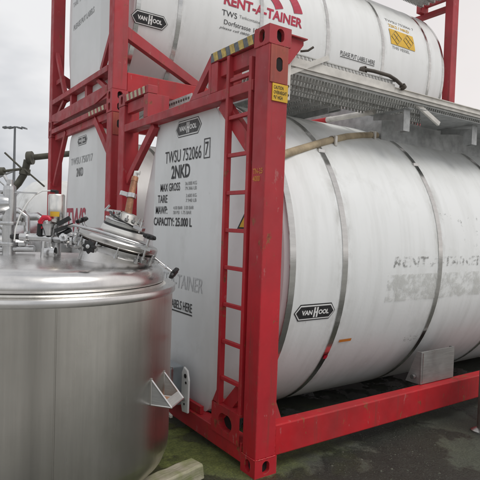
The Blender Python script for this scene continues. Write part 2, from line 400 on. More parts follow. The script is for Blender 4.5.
def hazard(root, y0, y1, z0, z1, x, n, ma, mb_, zoff=0):
    """slanted two-tone stripes on a beam's outer face"""
    a = MB(); st = (y1-y0)/n
    for k in range(n):
        s = st*.45
        p = [(y0+k*st, z0), (y0+(k+.5)*st, z0), (y0+(k+.5)*st+s*.5, z1), (y0+k*st+s*.5, z1)]
        p = [(min(y, y1), z) for y, z in p]
        a.prism(p, 'x', x-.0035, x)
    a.build('warning_stripes', ma, root)
    b = MB(); b.box((x-.0015, y0, z0), (x, y1, z1)); b.build('stripe_ground', mb_, root)

def end_recessed(root, x, s, ladder, detail=True):
    """end frame whose top beam dips in the middle; x = outer plane, s = +1 when the inside is towards +x"""
    X = lambda d: x+s*d
    def bx(m, d0, d1, y0, y1, z0, z1): m.box((min(X(d0), X(d1)), y0, z0), (max(X(d0), X(d1)), y1, z1)); return m
    for (y0, y1) in ((.164, .70), (1.80, 2.336)):
        m = MB(); bx(m, .002, .10, y0, y1, 2.808, 2.882); bx(m, .03, .09, y0+.002, y1-.002, 2.70, 2.806)
        m.build('top_beam', M['red'], root, bevel=.004)
    m = MB(); bx(m, 0, .11, .166, 2.334, 2.515, 2.588); m.build('cross_beam', M['red'], root, bevel=.005)
    for yy, dy in ((.70, 1), (1.80, -1)):
        m = MB(); y0, y1 = sorted((yy, yy-dy*.09)); bx(m, .004, .22, y0, y1, 2.590, 2.805); m.build('drop_plate', M['red'], root, bevel=.003)
        # open triangular gusset beside the dip
        if dy < 0 or not detail: continue
        m = MB(); P = lambda y, z: (yy+dy*y, z)
        outer = [P(.002, 2.882), P(.002, 2.590), P(.32, 2.590)]; inner = [P(.035, 2.775), P(.035, 2.625), P(.20, 2.625)]
        for i in range(3):
            j = (i+1) % 3; m.prism([outer[i], outer[j], inner[j], inner[i]], 'x', *sorted((X(.004), X(.05))))
        m.build('gusset', M['red'], root)
    diag(root, x, s, (1.74, 2.51), (2.34, 2.03), .075)
    if detail: diag(root, x, s, (.60, 2.51), (.16, 2.09), .105)
    diag(root, x, s, (.58, .16), (.16, .60), .09)
    diag(root, x, s, (1.92, .16), (2.34, .60), .09)
    m = MB(); bx(m, .004, .12, .166, 2.334, .045, .175); m.build('end_sill', M['red'], root, bevel=.005)
    m = MB(); bx(m, .03, .06, .75, 1.75, .178, .235); m.build('sill_plate', M['red'], root)
    if detail:
        hazard(root, .166, .70, 2.812, 2.878, X(0) if s > 0 else X(0)+.004, 5, M['stripe'], M['stripe_dark'])
        hazard(root, 1.85, 2.32, 2.812, 2.878, X(0) if s > 0 else X(0)+.004, 5, M['stripe_pale'], M['red'])
    if ladder:
        ld = MB(); ld.box((X(-.006), .444, .36), (X(.036), .476, 2.806)); lo = ld.build('ladder', M['red'], root, bevel=.003)
        r2 = MB(); r2.box((X(-.004), .178, .34), (X(.034), .208, 2.74)); r2.build('ladder_rail', M['red'], lo, bevel=.003)
        rung = None
        for k in range(9):
            z = .55+k*.2605
            m = MB(); m.box((X(.002), .2085, -.015), (X(.030), .4435, .012)); 
            rung = m.build('rung', M['red'], lo, bevel=.003) if k == 0 else share(rung, 'rung', lo)
            rung.location = (0, 0, z)
        # folded foot plate under the ladder with its round opening
        m = MB(); P = []
        ring_hole_face(m, (X(-.008), .53, .150), (0, -1, 0), (0, 0, 1), .355, .205, .085, .06, .05)
        m.box((X(-.0075), .176, .352), (X(.09), .53, .36))
        m.build('foot_plate', [M['red'], M['void']], root)
        m = MB(); m.box((X(-.006), .452, .30), (X(.0), .53, .36)); m.prism([(.452, .362), (.53, .362), (.452, .50)], 'x', X(-.002), X(.006)); m.build('ladder_web', M['red'], root)

def diag(root, x, s, p, q, w_):
    m = MB(); m.bar((x+s*.06, p[0], p[1]), (x+s*.06, q[0], q[1]), w_, .06, (1, 0, 0))
    # the bar's wide side faces outwards
    m2 = MB(); d = Vector((q[0]-p[0], q[1]-p[1])).normalized(); n = Vector((-d.y, d.x))*w_/2
    m2.prism([(p[0]+n.x, p[1]+n.y), (p[0]-n.x, p[1]-n.y), (q[0]-n.x, q[1]-n.y), (q[0]+n.x, q[1]+n.y)], 'x', *sorted((x+s*.035, x+s*.085)))
    m2.build('corner_brace', M['red'], root, bevel=.003)

def end_plain(root, x, s, detail=True):
    X = lambda d: x+s*d
    def bx(m, d0, d1, y0, y1, z0, z1): m.box((min(X(d0), X(d1)), y0, z0), (max(X(d0), X(d1)), y1, z1)); return m
    m = MB(); bx(m, .002, .11, .164, 2.336, 2.825, 2.888); bx(m, .05, .10, .166, 2.334, 2.74, 2.822); m.build('top_beam', M['red'], root, bevel=.004)
    m = MB(); bx(m, .002, .13, .166, 2.334, .335, .402); m.build('cross_beam', M['red'], root, bevel=.005)
    m = MB(); m.prism([(.164, .19), (2.336, .19), (2.336, .10), (1.95, .045), (.55, .045), (.164, .10)], 'x', *sorted((X(.003), X(.02)))); 
    bx(m, .02, .16, .166, 2.334, .055, .12); m.build('end_sill', M['red'], root, bevel=.003)
    for y in (.95, 1.55): 
        m = MB(); bx(m, .03, .10, y-.035, y+.035, .12, .334); m.build('stiffener', M['red'], root)
    for (p, q, ww) in (((2.34, 1.06), (1.90, .42), .06), ((.16, .80), (.48, .42), .06), ((1.80, 2.80), (2.34, 2.10), .06), ((.66, 2.80), (.16, 2.35), .08),
                       ((.60, .34), (.17, .12), .05), ((1.90, .34), (2.33, .12), .05)):
        diag(root, x, s, p, q, ww)
    m = MB(); bx(m, .05, .09, 2.02, 2.334, .62, .68); m.build('corner_stay', M['red'], root)
    if detail: hazard(root, .23, .78, 2.832, 2.884, X(0) if s > 0 else X(0)+.004, 5, M['stripe_pale'], M['red'])

def tank_shell(root, mat, tall=False):
    NS = 96; sh = MB()
    ts = [2*math.pi*k/NS for k in range(NS)]
    def ring(x, f): return [(x, *f(t)) for t in ts]
    def shape(zc, a, b, n): return lambda t: (sup(t, a, b, n)[0], sup(t, a, b, n)[1]-ZC+zc)
    full = sup
    def loft(m, rings):
        vs = [p for r in rings for p in r]
        m.add(vs, [(i*NS+k, i*NS+(k+1) % NS, (i+1)*NS+(k+1) % NS, (i+1)*NS+k) for i in range(len(rings)-1) for k in range(NS)])
    for e, sg, hi in ((0, 1, tall), (CL, -1, False)):
        X = lambda d: e+sg*d
        p_ = shape(1.44, .56, 1.32, 9) if hi else shape(1.35, .56, 1.20, 9)
        q_ = shape(1.44, 1.18, 1.35, 2.3) if hi else shape(1.35, 1.16, 1.25, 2.1)
        def blend(k): return lambda t: tuple(a*(1-k)+b*k for a, b in zip(p_(t), q_(t)))
        NS_ = NS; sh.add(ring(X(.10), p_), [tuple(range(NS))])
        loft(sh, [ring(X(.10), p_), ring(X(.124), blend(.15)), ring(X(.225), blend(.86)), ring(X(.258), q_), ring(X(.30), full)])
    loft(sh, [ring(.30, full), ring(1.5, full), ring(3, full), ring(4.5, full), ring(CL-.30, full)])
    o = sh.build('tank_shell', mat, root, smooth=True, angle=8)
    first = None
    for x in (.30, .80, 1.95, 3.10, 4.25, 5.40, CL-.30):
        if first is None:
            m = MB(); pr = [(-.026, -.002), (-.026, .005), (.026, .005), (.026, -.002)]
            rings = []
            for dx, off in pr: rings.append([(dx, *sup(t, TA+off, TB+off)) for t in ts])
            loft(m, rings); first = m.build('steel_strap', M['strap'], o, smooth=True, angle=30); first.location = (x, 0, 0)
        else: share(first, 'steel_strap', o, (x, 0, 0))
    # small strap buckles
    for x in (.80, 1.95, 3.10):
        p = on_tank(x, 2.22, .0); m = MB(); m.bar(p+Vector((-.035, 0, 0)), p+Vector((.035, 0, 0)), .03, .03); m.build('strap_buckle', M['strap'], o, bevel=.003)
    # saddles that carry the barrel on the frame
    for x in (.55, CL-.55):
        m = MB(); m.prism([(.45, .10), (2.05, .10), (1.95, .26), (1.55, .10), (.95, .10), (.55, .26)], 'x', x-.05, x+.05); m.build('saddle', M['bred'], root)
    return o

def platform(root, x0, x1, cross=True):
    """walkway of perforated aluminium planks along the near upper edge, with toe board and cross walk"""
    z = 2.715; NP = 4; y0, y1 = .135, .60; st = (y1-y0)/NP
    pf = empty('walkway', (0, 0, 0)); pf.parent = root
    pl = None
    for k in range(NP):
        if pl is None:
            m = MB(); w_ = st-.012
            for yy in (0, w_*.5-.006, w_-.010): m.box((x0, yy, -.040 if yy != w_*.5-.006 else -.022), (x1, yy+(.010 if yy != w_*.5-.006 else .012), 0))
            x = x0+.01
            while x < x1-.03:
                m.box((x, .0105, -.010), (x+.019, w_*.5-.0065, -.002)); m.box((x, w_*.5+.0065, -.010), (x+.019, w_-.0105, -.002)); x += .031
            pl = m.build('plank', M['plank'], pf); pl.location = (0, y0, z)
        else: share(pl, 'plank', pf, (0, y0+k*st, z))
    # serrated grip strips under the inner planks
    for yy in (y0+2*st-.007, y1-.004):
        m = MB(); x = x0+.02
        while x < x1-.03:
            m.box((x, yy-.004, z-.062), (x+.020, yy+.004, z-.0405)); x += .040
        m.box((x0, yy-.003, z-.0404), (x1, yy+.003, z-.034)); m.build('serrated_strip', M['alu'], pf)
    m = MB(); m.box((x0, .118, z-.024), (x1, .124, z-.002)); m.box((x0, .104, z-.0015), (x1, .134, z+.004)); m.build('edge_trim', M['trim'], pf)
    xe = 1.36
    m = MB(); m.box((x0+.09, .1245, z+.0045), (xe, .128, z+.070)); m.box((xe+.002, .1245, z+.0045), (x1, .129, z+.042)); m.box((xe+.002, .112, z+.0425), (x1, .134, z+.048)); m.build('toe_board', M['trim'], pf)
    # punched rail on top of the toe board
    m = MB(); x = x0+.10
    while x < xe-.02:
        m.box((x, .122, z+.0705), (x+.020, .131, z+.088)); x += .036
    m.box((x0+.09, .120, z+.0885), (xe, .133, z+.096)); m.build('punched_edge', M['alu'], pf)
    # sheet that closes the underside towards the manhole, cut off at a slant
    if cross:
        m = MB(); m.prism([(1.70, .136), (5.70, .136), (5.70, .60), (2.35, .60)], 'z', z-.070, z-.0665); m.build('closing_sheet', M['galv'], pf)
    if cross:
        cp = None; xs = x0+.12
        for k in range(8):
            if cp is None:
                m = MB(); w_ = .108
                for xx in (0, w_*.5-.006, w_-.010): m.box((xx, .62, -.040 if xx != w_*.5-.006 else -.022), (xx+(.010 if xx != w_*.5-.006 else .012), 2.35, 0))
                y = .63
                while y < 2.32:
                    m.box((.0105, y, -.010), (w_*.5-.0065, y+.019, -.002)); m.box((w_*.5+.0065, y, -.010), (w_-.0105, y+.019, -.002)); y += .031
                cp = m.build('cross_plank', M['plank'], pf); cp.location = (xs, 0, z-.02)
            else: share(cp, 'cross_plank', pf, (xs+k*.118, 0, z-.02))
        m = MB(); m.box((xs-.02, .62, z-.13), (xs-.012, 2.35, z-.02)); m.box((xs+.80, .62, z-.11), (xs+.808, 2.35, z-.066)); m.box((xs+.945, .62, z-.075), (xs+.953, 2.35, z-.02)); m.build('cross_bearer', M['galv'], pf)
    # support brackets
    for x in (1.62, 2.62, 3.8, 5.0):
        if x > x1: continue
        m = MB(); m.box((x-.04, .20, 2.46), (x+.04, .207, z-.066)); m.box((x-.04, .208, 2.46), (x-.034, .29, 2.60)); m.box((x+.034, .208, 2.46), (x+.04, .29, 2.60)); m.box((x-.04, .16, z-.075), (x+.04, .58, z-.0705))
        m.bar((x, .212, 2.58), (x, .56, z-.09), .008, .05); m.build('support_bracket', M['galv'], pf)
        m = MB(); m.bar((x+.05, .16, z-.02), (x+.34, .13, z-.16), .02, .035); m.build('bracket_stay', M['trim'], pf)
    return pf

def container(name, loc, label, near_recess, ladder, walk, mat):
    root = empty(name, loc); tag(root, label, 'tank container', 'tank containers')
    for fx, x in ((-1, 0), (1, CL)):
        for fy, y in ((-1, 0), (1, CW)):
            for z in (0, CH-.118):
                c = casting_mesh(fx, fy).build('corner_casting', [M['red'], M['void']], root); c.location = (x, y, z)
            x0, x1 = (x+.003, x+.165) if fx < 0 else (x-.165, x-.003); y0, y1 = (y+.003, y+.152) if fy < 0 else (y-.152, y-.003)
            m = MB(); m.box((x0, y0, .1185), (x1, y1, CH-.1185)); post = m.build('corner_post', M['red'], root, bevel=.008)
            if fx < 0 and fy < 0:
                m = MB()      # doubler plate with oval opening below the top casting
                ring_hole_face(m, (x0+.012, y0-.006, CH-.36), (1, 0, 0), (0, 0, 1), .14, .235, .026, .045, .004)
                m.box((x0+.0125, y0-.0055, CH-.3595), (x0+.0135, y0, CH-.1255)); m.build('doubler_plate', [M['fred'], M['void']], post)
    for s_, y in ((1, .01), (-1, CW-.01)):
        ya, yb = sorted((y, y+s_*.10))
        m = MB(); m.box((.168, ya, .112), (CL-.168, yb, .318)); m.build('side_rail', M['bred'], root, bevel=.008)
        for e, sg in ((0, 1), (CL, -1)):
            m = MB(); w_ = .065
            p, q = (e+sg*.166, .74), (e+sg*1.18, .33)
            m.prism([(p[0], p[1]+w_), (p[0], p[1]-w_), (q[0]-sg*.22, q[1]-.01), (q[0], q[1]-.01)], 'y', ya+.01, yb-.01)
            if not near_recess: m.build('side_brace', M['red'], root, bevel=.004)
    if near_recess: end_recessed(root, 0, 1, ladder); end_plain(root, CL, -1, False)
    else: end_plain(root, 0, 1); end_recessed(root, CL, -1, False, False)
    sh = tank_shell(root, mat, not near_recess)
    if walk: platform(root, *walk)
    return root, sh

cA, shA = container('tank_container', (0, 0, 0), 'white tank in a red frame with a ladder, standing nearest on the ground', True, True, (.20, 5.75, True), M['white'])
cB, shB = container('tank_container', (0, 2.69, 0), 'white tank in a red frame, on the ground under the upper container', False, False, None, M['white_clean'])
cC, shC = container('tank_container', (0, 2.69, CH), 'white tank with large red lettering in a red frame, stacked on top', False, False, (.20, 5.88, False), M['white_clean'])

def bead(p, q, n=26, r=.0045):
    p, q = Vector(p), Vector(q); rr = random.Random(5); m = MB()
    m.tube([p.lerp(q, i/n)+Vector((rr.uniform(-1, 1), rr.uniform(-1, 1), rr.uniform(-1, 1)))*.0015 for i in range(n+1)], [r*rr.uniform(.7, 1.25) for i in range(n+1)], 6)
    m.build('weld_bead', M['red'], cA, smooth=True)
for z in (.1185, 2.7815): bead((.004, .002, z), (.165, .002, z)); bead((.002, .004, z), (.002, .152, z))
bead((.166, .012, .115), (.166, .012, .315))
# --- markings on flat end plates: u runs to the reader's right (towards -y)
def endplate(y_left, z, x=.0965):
    return lambda u, v: (x, y_left-u, z+v)
def barrel(x0, z0, off=.004):
    return lambda u, v: tuple(on_tank(x0+u, zarc(z0, v), off))
def E(par, txt, yl, z, w_, h_, mat='ink', shear=0, bold=.0, name='lettering'):
    return lettering(name, txt, w_, h_, endplate(yl, z), M[mat], par, shear, bold)
def logo(par, fnmaker, w_, h_, faded=False):
    k = M['badge_grey'] if faded else M['ink']
    hexa = lambda g: [(g, h_/2), (h_*.42+g*.4, g), (w_-h_*.42-g*.4, g), (w_-g, h_/2), (w_-h_*.42-g*.4, h_-g), (h_*.42+g*.4, h_-g)]
    o = flatpoly('maker_badge', [hexa(-.012)], fnmaker(-.0035), k, par)
    flatpoly('badge_outline', [hexa(-.004)], fnmaker(-.0020), M['letwhite'], o)
    flatpoly('badge_field', [hexa(.006)], fnmaker(-.0005), k, o)
    f = fnmaker(.001)
    t1 = lettering('badge_letters', 'VAN', w_*.27, h_*.36, lambda u, v: f(w_*.15+u, h_*.32+v), M['letwhite'], o, 0, .045)
    lettering('badge_letters', 'OOL', w_*.27, h_*.36, lambda u, v: f(w_*.58+u, h_*.32+v), M['letwhite'], o, 0, .045)
    a = w_*.455; b = w_*.525; t = w_*.042
    flatpoly('badge_letter', [[(a, h_*.12), (a+t, h_*.12), (a+t, h_*.88), (a, h_*.88)], [(b, h_*.12), (b+t, h_*.12), (b+t, h_*.88), (b, h_*.88)],
                              [(a+t, h_*.44), (b, h_*.44), (b, h_*.56), (a+t, h_*.56)]], f, M['letwhite'], o)
logo(shA, lambda d: (lambda u, v: (.0955-d, 1.41-u, 2.365+v)), .42, .115, True)
E(shA, 'TWSU 752066', 1.60, 2.150, .63, .105, 'ink')
flatpoly('check_digit_frame', [[(.93-a, z0), (.93-b, z0), (.93-b, z1), (.93-a, z1)] for a, b, z0, z1 in ((0, .008, 2.150, 2.29), (.085, .093, 2.150, 2.29), (.0, .093, 2.142, 2.15), (.0, .093, 2.29, 2.298))],
         lambda y, z: (.0965, y, z), M['ink'], shA)
E(shA, '7', .912, 2.165, .05, .105, 'ink')
E(shA, '2NKD', 1.475, 2.010, .33, .115, 'ink', 0, .02)
for txt, yl, z, w_, h_ in (('MAX GROSS', 1.68, 1.905, .37, .07), ('TARE', 1.73, 1.805, .19, .07), ('MAWP:', 1.765, 1.705, .23, .07)):
    E(shA, txt, yl, z, w_, h_, 'ink', 0, .01)
E(shA, 'CAPACITY: 25.000 L', 1.80, 1.600, .71, .075, 'ink', 0, .02)
for txt, yl, z in (('36.000 KG', 1.22, 1.945), ('79.366 LB', 1.22, 1.905), ('3.600 KG', 1.20, 1.845), ('7.940 LB', 1.20, 1.805), ('4.00 BAR  3.00 BAR', 1.42, 1.745), ('58 PSI  1.75 BAR', 1.42, 1.705)):
    E(shA, txt, yl, z, .018*len(txt)+.03, .028, 'inkgrey')
E(shA, 'PLEASE PUT LABELS HERE', 1.80, .90, .755, .075, 'ink', 0, .01)
flatpoly('underline', [[(1.80, .875), (1.04, .875), (1.04, .886), (1.80, .886)]], lambda y, z: (.0965, y, z), M['ink'], shA)
E(shA, 'RENT-A-TAINER', 1.79, 1.08, .90, .115, 'ghost', .15, .0, 'ghost_lettering')
# triangular warning sticker behind the ladder
m = MB(); nrm = 0
fx = lambda y, o: .124+.101*(.60-y)/.426-(o-.010)
m.add([(fx(.50, .016), .50, 1.60), (fx(.28, .016), .28, 1.60), (fx(.39, .016), .39, 1.79)], [(0, 1, 2)]); m.add([(fx(.473, .020), .473, 1.615), (fx(.307, .020), .307, 1.615), (fx(.39, .020), .39, 1.76)], [(0, 1, 2)]); m.m[-1] = 1
m.build('warning_sticker', [M['ink'], M['yellow']], shA)
# barrel markings on the nearest tank
logo(shA, lambda d: (lambda u, v: tuple(on_tank(.365+u, zarc(.985, v), .006+d))), .37, .10)
for txt, x, z, w_, h_ in (('RENT-A-TAINER', 1.34, 1.335, 1.26, .085),):
    lettering('worn_lettering', txt, w_, h_, barrel(x, z), M['worn'], shA, .15, .03)
lettering('worn_lettering', 'TWS', .62, .30, barrel(1.95, 1.50), M['worn_faint'], shA, .2, -.01)
def patch(x0, x1, z0, z1, mat, off=.004, name='grime_patch'):
    m = MB(); nx, nz = 2, 8
    vs = [tuple(on_tank(x0+(x1-x0)*i/nx, z0+(z1-z0)*j/nz, off)) for j in range(nz+1) for i in range(nx+1)]
    m.add(vs, [(j*(nx+1)+i, j*(nx+1)+i+1, (j+1)*(nx+1)+i+1, (j+1)*(nx+1)+i) for j in range(nz) for i in range(nx)])
    return m.build(name, mat, shA, smooth=True)
patch(1.28, 2.72, 1.06, 1.28, M['worn_pale'])
lettering('faint_small_print', 'CLEANING\nTEST 05.14', .18, .065, barrel(1.70, .675), M['worn'], shA, 0, .01)
m = MB(); m.add([tuple(on_tank(.885+a, .765+b, .006)) for a, b in ((0, 0), (.13, 0), (.13, .022), (0, .022))], [(0, 1, 2, 3)]); m.build('orange_tape', M['orange'], shA)
m = MB(); m.add([tuple(on_tank(.785+a, .64+b, .012)) for a, b in ((0, 0), (.036, 0), (.036, .03), (0, .03))], [(0, 1, 2, 3)]); m.build('red_tape', M['redcap'], shA)

# markings on the upper tank
lettering('red_lettering', 'RENT-A-TAINER', 1.24, .130, barrel(1.375, 1.370), M['inkred'], shC, .12, .035)
lettering('small_lettering', 'TWS', .22, .066, barrel(1.355, 1.238), M['ink'], shC, 0, 0)
lettering('small_lettering', 'Tankcontainer', .34, .036, barrel(1.61, 1.262), M['inkgrey'], shC)
lettering('small_lettering', 'Dorfstrasse 13', .50, .055, barrel(1.395, 1.141), M['ink'], shC)
lettering('small_lettering', 'please call 0800', .44, .036, barrel(1.338, 1.075), M['ink'], shC, .3)
lettering('small_lettering', 'PLEASE PUT LABELS HERE', .72, .062, barrel(3.355, 1.182), M['ink'], shC)
flatpoly('underline', [[(3.355, 1.160), (4.07, 1.160), (4.07, 1.169), (3.355, 1.169)]], lambda x, z: tuple(on_tank(x, z, .006)), M['ink'], shC)
logo(shC, lambda d: (lambda u, v: tuple(on_tank(.235+u, zarc(.905, v), .012+d))), .42, .125)
def arc_band(cx, cz, r0, r1, a0, a1, n=14, taper=.4):
    ps = []
    out = [(cx+r1*math.cos(R(a0+(a1-a0)*i/n)), cz+r1*math.sin(R(a0+(a1-a0)*i/n))*.9) for i in range(n+1)]
    inn = [(cx+(r0+(r1-r0)*taper*i/n)*math.cos(R(a0+(a1-a0)*i/n)), cz+(r0+(r1-r0)*taper*i/n)*math.sin(R(a0+(a1-a0)*i/n))*.9) for i in range(n+1)]
    for i in range(n): ps.append([inn[i], out[i], out[i+1], inn[i+1]])
    return ps
sw = arc_band(1.95, 1.44, .545, .70, 12, 82)+arc_band(1.98, 1.45, .20, .34, 20, 110)
for q_ in (sw[:14], sw[14:]): flatpoly('red_emblem', q_, lambda x, z: tuple(on_tank(x, z, .006)), M['inkred'], shC)
# orange hazard plate and the small print round it
def tp(x, z, o): return tuple(on_tank(x, z, o))
m = MB(); zz = [1.585+.25*i/6 for i in range(7)]
m.add([tp(x, z, .007) for z in zz for x in (4.44, 5.02)], [(2*i, 2*i+1, 2*i+3, 2*i+2) for i in range(6)])
hz = m.build('hazard_plate', M['yellow'], shC)
for k in range(2):
    cx = 4.585+k*.285
    ed = [((cx-.12, 1.71), (cx, 1.60)), ((cx, 1.60), (cx+.12, 1.71)), ((cx+.12, 1.71), (cx, 1.82)), ((cx, 1.82), (cx-.12, 1.71)), ((cx-.05, 1.66), (cx+.05, 1.76)), ((cx-.05, 1.76), (cx+.05, 1.66))]
    m = MB()
    for p, q in ed: m.bar(tp(*p, .010), tp(*q, .010), .002, .009, (0, 1, 0))
    m.build('hazard_diamond', M['inkgrey'], hz)
lettering('small_lettering', '22K2 / NKD', .50, .055, barrel(4.46, 1.875), M['yellow'], shC, 0, .02)
lettering('small_lettering', 'TWSU 752066 7', .70, .05, barrel(4.42, 1.965), M['inkgrey'], shC)
lettering('small_lettering', 'THIS VESSEL', .42, .045, barrel(4.46, 1.515), M['inkgrey'], shC)
# markings on the end plates of the stacked pair
logo(shB, lambda d: (lambda u, v: (.0955-d, 1.44-u, 2.58+v)), .36, .09, True)
E(shB, 'TWSU 750717', 1.70, 2.34, .85, .09, 'inkfade', 0, .01)
E(shB, '2NKD', 1.46, 2.18, .26, .11, 'inkgrey', 0, .02)
E(shB, 'TWS', 1.84, 1.46, .78, .32, 'inkred', .15, .02)
E(shC, 'PLEASE PUT LABELS', 1.72, 1.22, .80, .07, 'inkfade', 0, .02)
E(shC, 'MAX GROSS  36.000 KG', 1.76, 1.66, .95, .06, 'inkfade')
E(shC, 'TARE  3.600 KG', 1.76, 1.53, .60, .06, 'inkfade')

# --- fittings of the nearest container
def part(m, name, mat, parent, **k): return m.build(name, mat, parent, **k)
m = MB(); m.tube([(.17, .245, 2.06), (.30, .245, 2.12), (.50, .31, 2.185), (.90, .42, 2.31), (1.25, .53, 2.405), (1.50, .60, 2.455), (1.78, .66, 2.50)], .030, 14)
hp = part(m, 'lagged_pipe', M['hose'], cA, smooth=True)
for p, d in (((1.02, .452, 2.342), (.35, .11, .095)), ((1.70, .645, 2.49), (.35, .1, .07))):
    m = MB(); m.lathe([(.032, -.014), (.038, -.014), (.038, .014), (.032, .014)], p, d, 16); m.box((p[0]-.012, p[1]-.045, p[2]-.05), (p[0]+.012, p[1]-.028, p[2]+.03)); part(m, 'pipe_clip', M['trim'], hp, smooth=True)
m = MB(); m.tube([(1.56, .50, 2.66), (1.56, 1.08, 2.672)], .024, 12); m.tube([(1.56, 1.03, 2.671), (1.56, 1.085, 2.672)], .027, 12); hr = part(m, 'handrail_tube', M['trim'], cA, smooth=True)
m = MB(); m.tube([(1.56, 1.086, 2.672), (1.56, 2.2, 2.695)], .0265, 12); part(m, 'red_tube_section', M['bred'], hr, smooth=True)
# spill box round the manhole
m = MB(); m.box((1.80, .62, 2.40), (1.806, 2.30, 2.82)); m.box((4.1, .62, 2.40), (4.106, 2.30, 2.735)); m.box((1.807, .62, 2.38), (4.099, .626, 2.66)); m.box((1.807, 2.29, 2.38), (4.099, 2.296, 2.735))
part(m, 'spill_box', M['galv'], cA)
m = MB(); m.box((.30, 1.52, 2.735), (.308, 2.0, 2.80)); m.box((.31, 1.52, 2.64), (.95, 2.0, 2.70)); part(m, 'manhole_step', M['plank'], cA)
for k in range(9):
    m = MB(); m.box((.296, 1.56+k*.047, 2.755), (.2995, 1.585+k*.047, 2.775)); part(m, 'slot', M['rubber'], cA)
m = MB(); m.prism([(.179, 2.878), (.33, 2.868), (.33, 2.845), (.215, 2.70), (.179, 2.70)], 'y', .055, .066); m.box((.179, .03, 2.8785), (.345, .10, 2.886)); part(m, 'corner_gusset', M['red'], cA)
m = MB(); m.tube([(.30, .05, 2.80), (.34, .02, 2.805), (.37, 0, 2.83)], .008, 8); part(m, 'hook', M['rubber'], cA, smooth=True)
# bracket bolted to the walkway beside the corner post
m = MB(); m.box((.205, .075, 2.47), (.245, .108, 2.86)); bk = part(m, 'end_bracket', M['trim'], cA, bevel=.003)
for z in (2.50, 2.56, 2.76, 2.82):
    m = MB(); m.lathe([(0, -.004), (.008, -.004), (.008, 0), (0, 0)], (.225, .0745, z), (0, 1, 0), 8); part(m, 'bolt', M['rubber'], bk)
m = MB(); m.bar((.25, .12, 2.66), (.62, .12, 2.84), .02, .035); part(m, 'bracket_stay', M['trim'], bk)
m = MB(); m.tube([(1.02, .19, 2.84), (1.04, .14, 2.842), (1.10, .118, 2.838), (1.18, .113, 2.836), (1.27, .110, 2.834), (1.35, .108, 2.815), (1.42, .106, 2.785), (1.45, .106, 2.765)], .014, 10); bh = part(m, 'rubber_hose', M['rubber'], cA, smooth=True)
m = MB(); m.lathe([(.02, -.02), (.028, -.02), (.028, .02), (.02, .02)], (1.03, .16, 2.842), (.2, -.8, 0), 12); m.lathe([(.02, -.015), (.026, -.015), (.026, .015), (.02, .015)], (1.435, .106, 2.775), (.6, 0, -.5), 12); part(m, 'hose_clamp', M['rubber'], bh)
# yellow plates on the corner post
def post_sticker(x0, x1, z0, z1):
    m = MB(); m.box((x0, -.0045, z0), (x1, .0028, z1)); return m
s1 = part(post_sticker(.035, .160, 2.425, 2.535), 'yellow_sticker', M['yellow'], cA)
fs = lambda x0, z0: (lambda u, v: (x0+u, -.0058, z0+v))
lettering('sticker_print', 'CAUTION\nOVERHEIGHT\n9\'6" HIGH', .105, .085, fs(.045, 2.437), M['ink'], s1, 0, .01)
lettering('stencil_mark', 'TN-25\n4000', .105, .085, lambda u, v: (.0012, .132-u, 1.915+v), M['orange'], cA, 0, .03)
# information plate on the side rail
m = MB(); m.prism([(1.80, .325), (2.27, .325), (2.27, .60), (1.80, .60)], 'y', .085, .097); m.prism([(.099, .322), (.24, .322), (.13, .60), (.099, .60)], 'x', 1.800, 1.806); m.prism([(.099, .322), (.24, .322), (.13, .60), (.099, .60)], 'x', 2.264, 2.270)
pb = part(m, 'document_holder', M['box_grey'], cA)
m = MB(); m.box((1.815, .082, .335), (1.822, .0845, .59)); m.lathe([(0, 0), (.02, 0), (.02, .03), (0, .03)], (1.795, .15, .38), (-1, 0, 0), 10); part(m, 'latch', M['fitting'], pb)
# control cabinet with its white side plate under the tank's end
m = MB(); m.box((-.11, .955, .20), (-.01, 1.45, .505)); cb = part(m, 'control_cabinet', M['glassy'], cA, bevel=.006)
m = MB(); m.box((-.125, .935, .19), (-.118, 1.46, .203)); m.box((-.125, .935, .500), (-.118, 1.46, .515)); m.box((-.13, .935, .204), (-.112, .952, .499)); part(m, 'cabinet_edging', M['fitting'], cb)
m = MB(); m.prism([(.815, .175), (.905, .165), (.925, .22), (.925, .47), (.895, .52), (.84, .50), (.815, .43)], 'x', -.045, -.028); wp = part(m, 'white_side_plate', M['white_clean'], cA, bevel=.006)
for y, z, r in ((.862, .455, .017), (.850, .405, .010), (.868, .235, .008)):
    m = MB(); m.lathe([(0, 0), (r, 0), (r, .004), (0, .004)], (-.0455, y, z), (-1, 0, 0), 14); part(m, 'plate_hole', M['void'], wp)
m = MB(); m.lathe([(0, 0), (.016, 0), (.016, .03), (0, .03)], (-.046, .875, .275), (-1, 0, 0), 12); part(m, 'plate_stud', M['fitting'], wp, smooth=True)
m = MB(); m.bar((-.12, .93, .13), (-.12, 1.2, .16), .02, .02); part(m, 'lower_strip', M['trim'], cA)

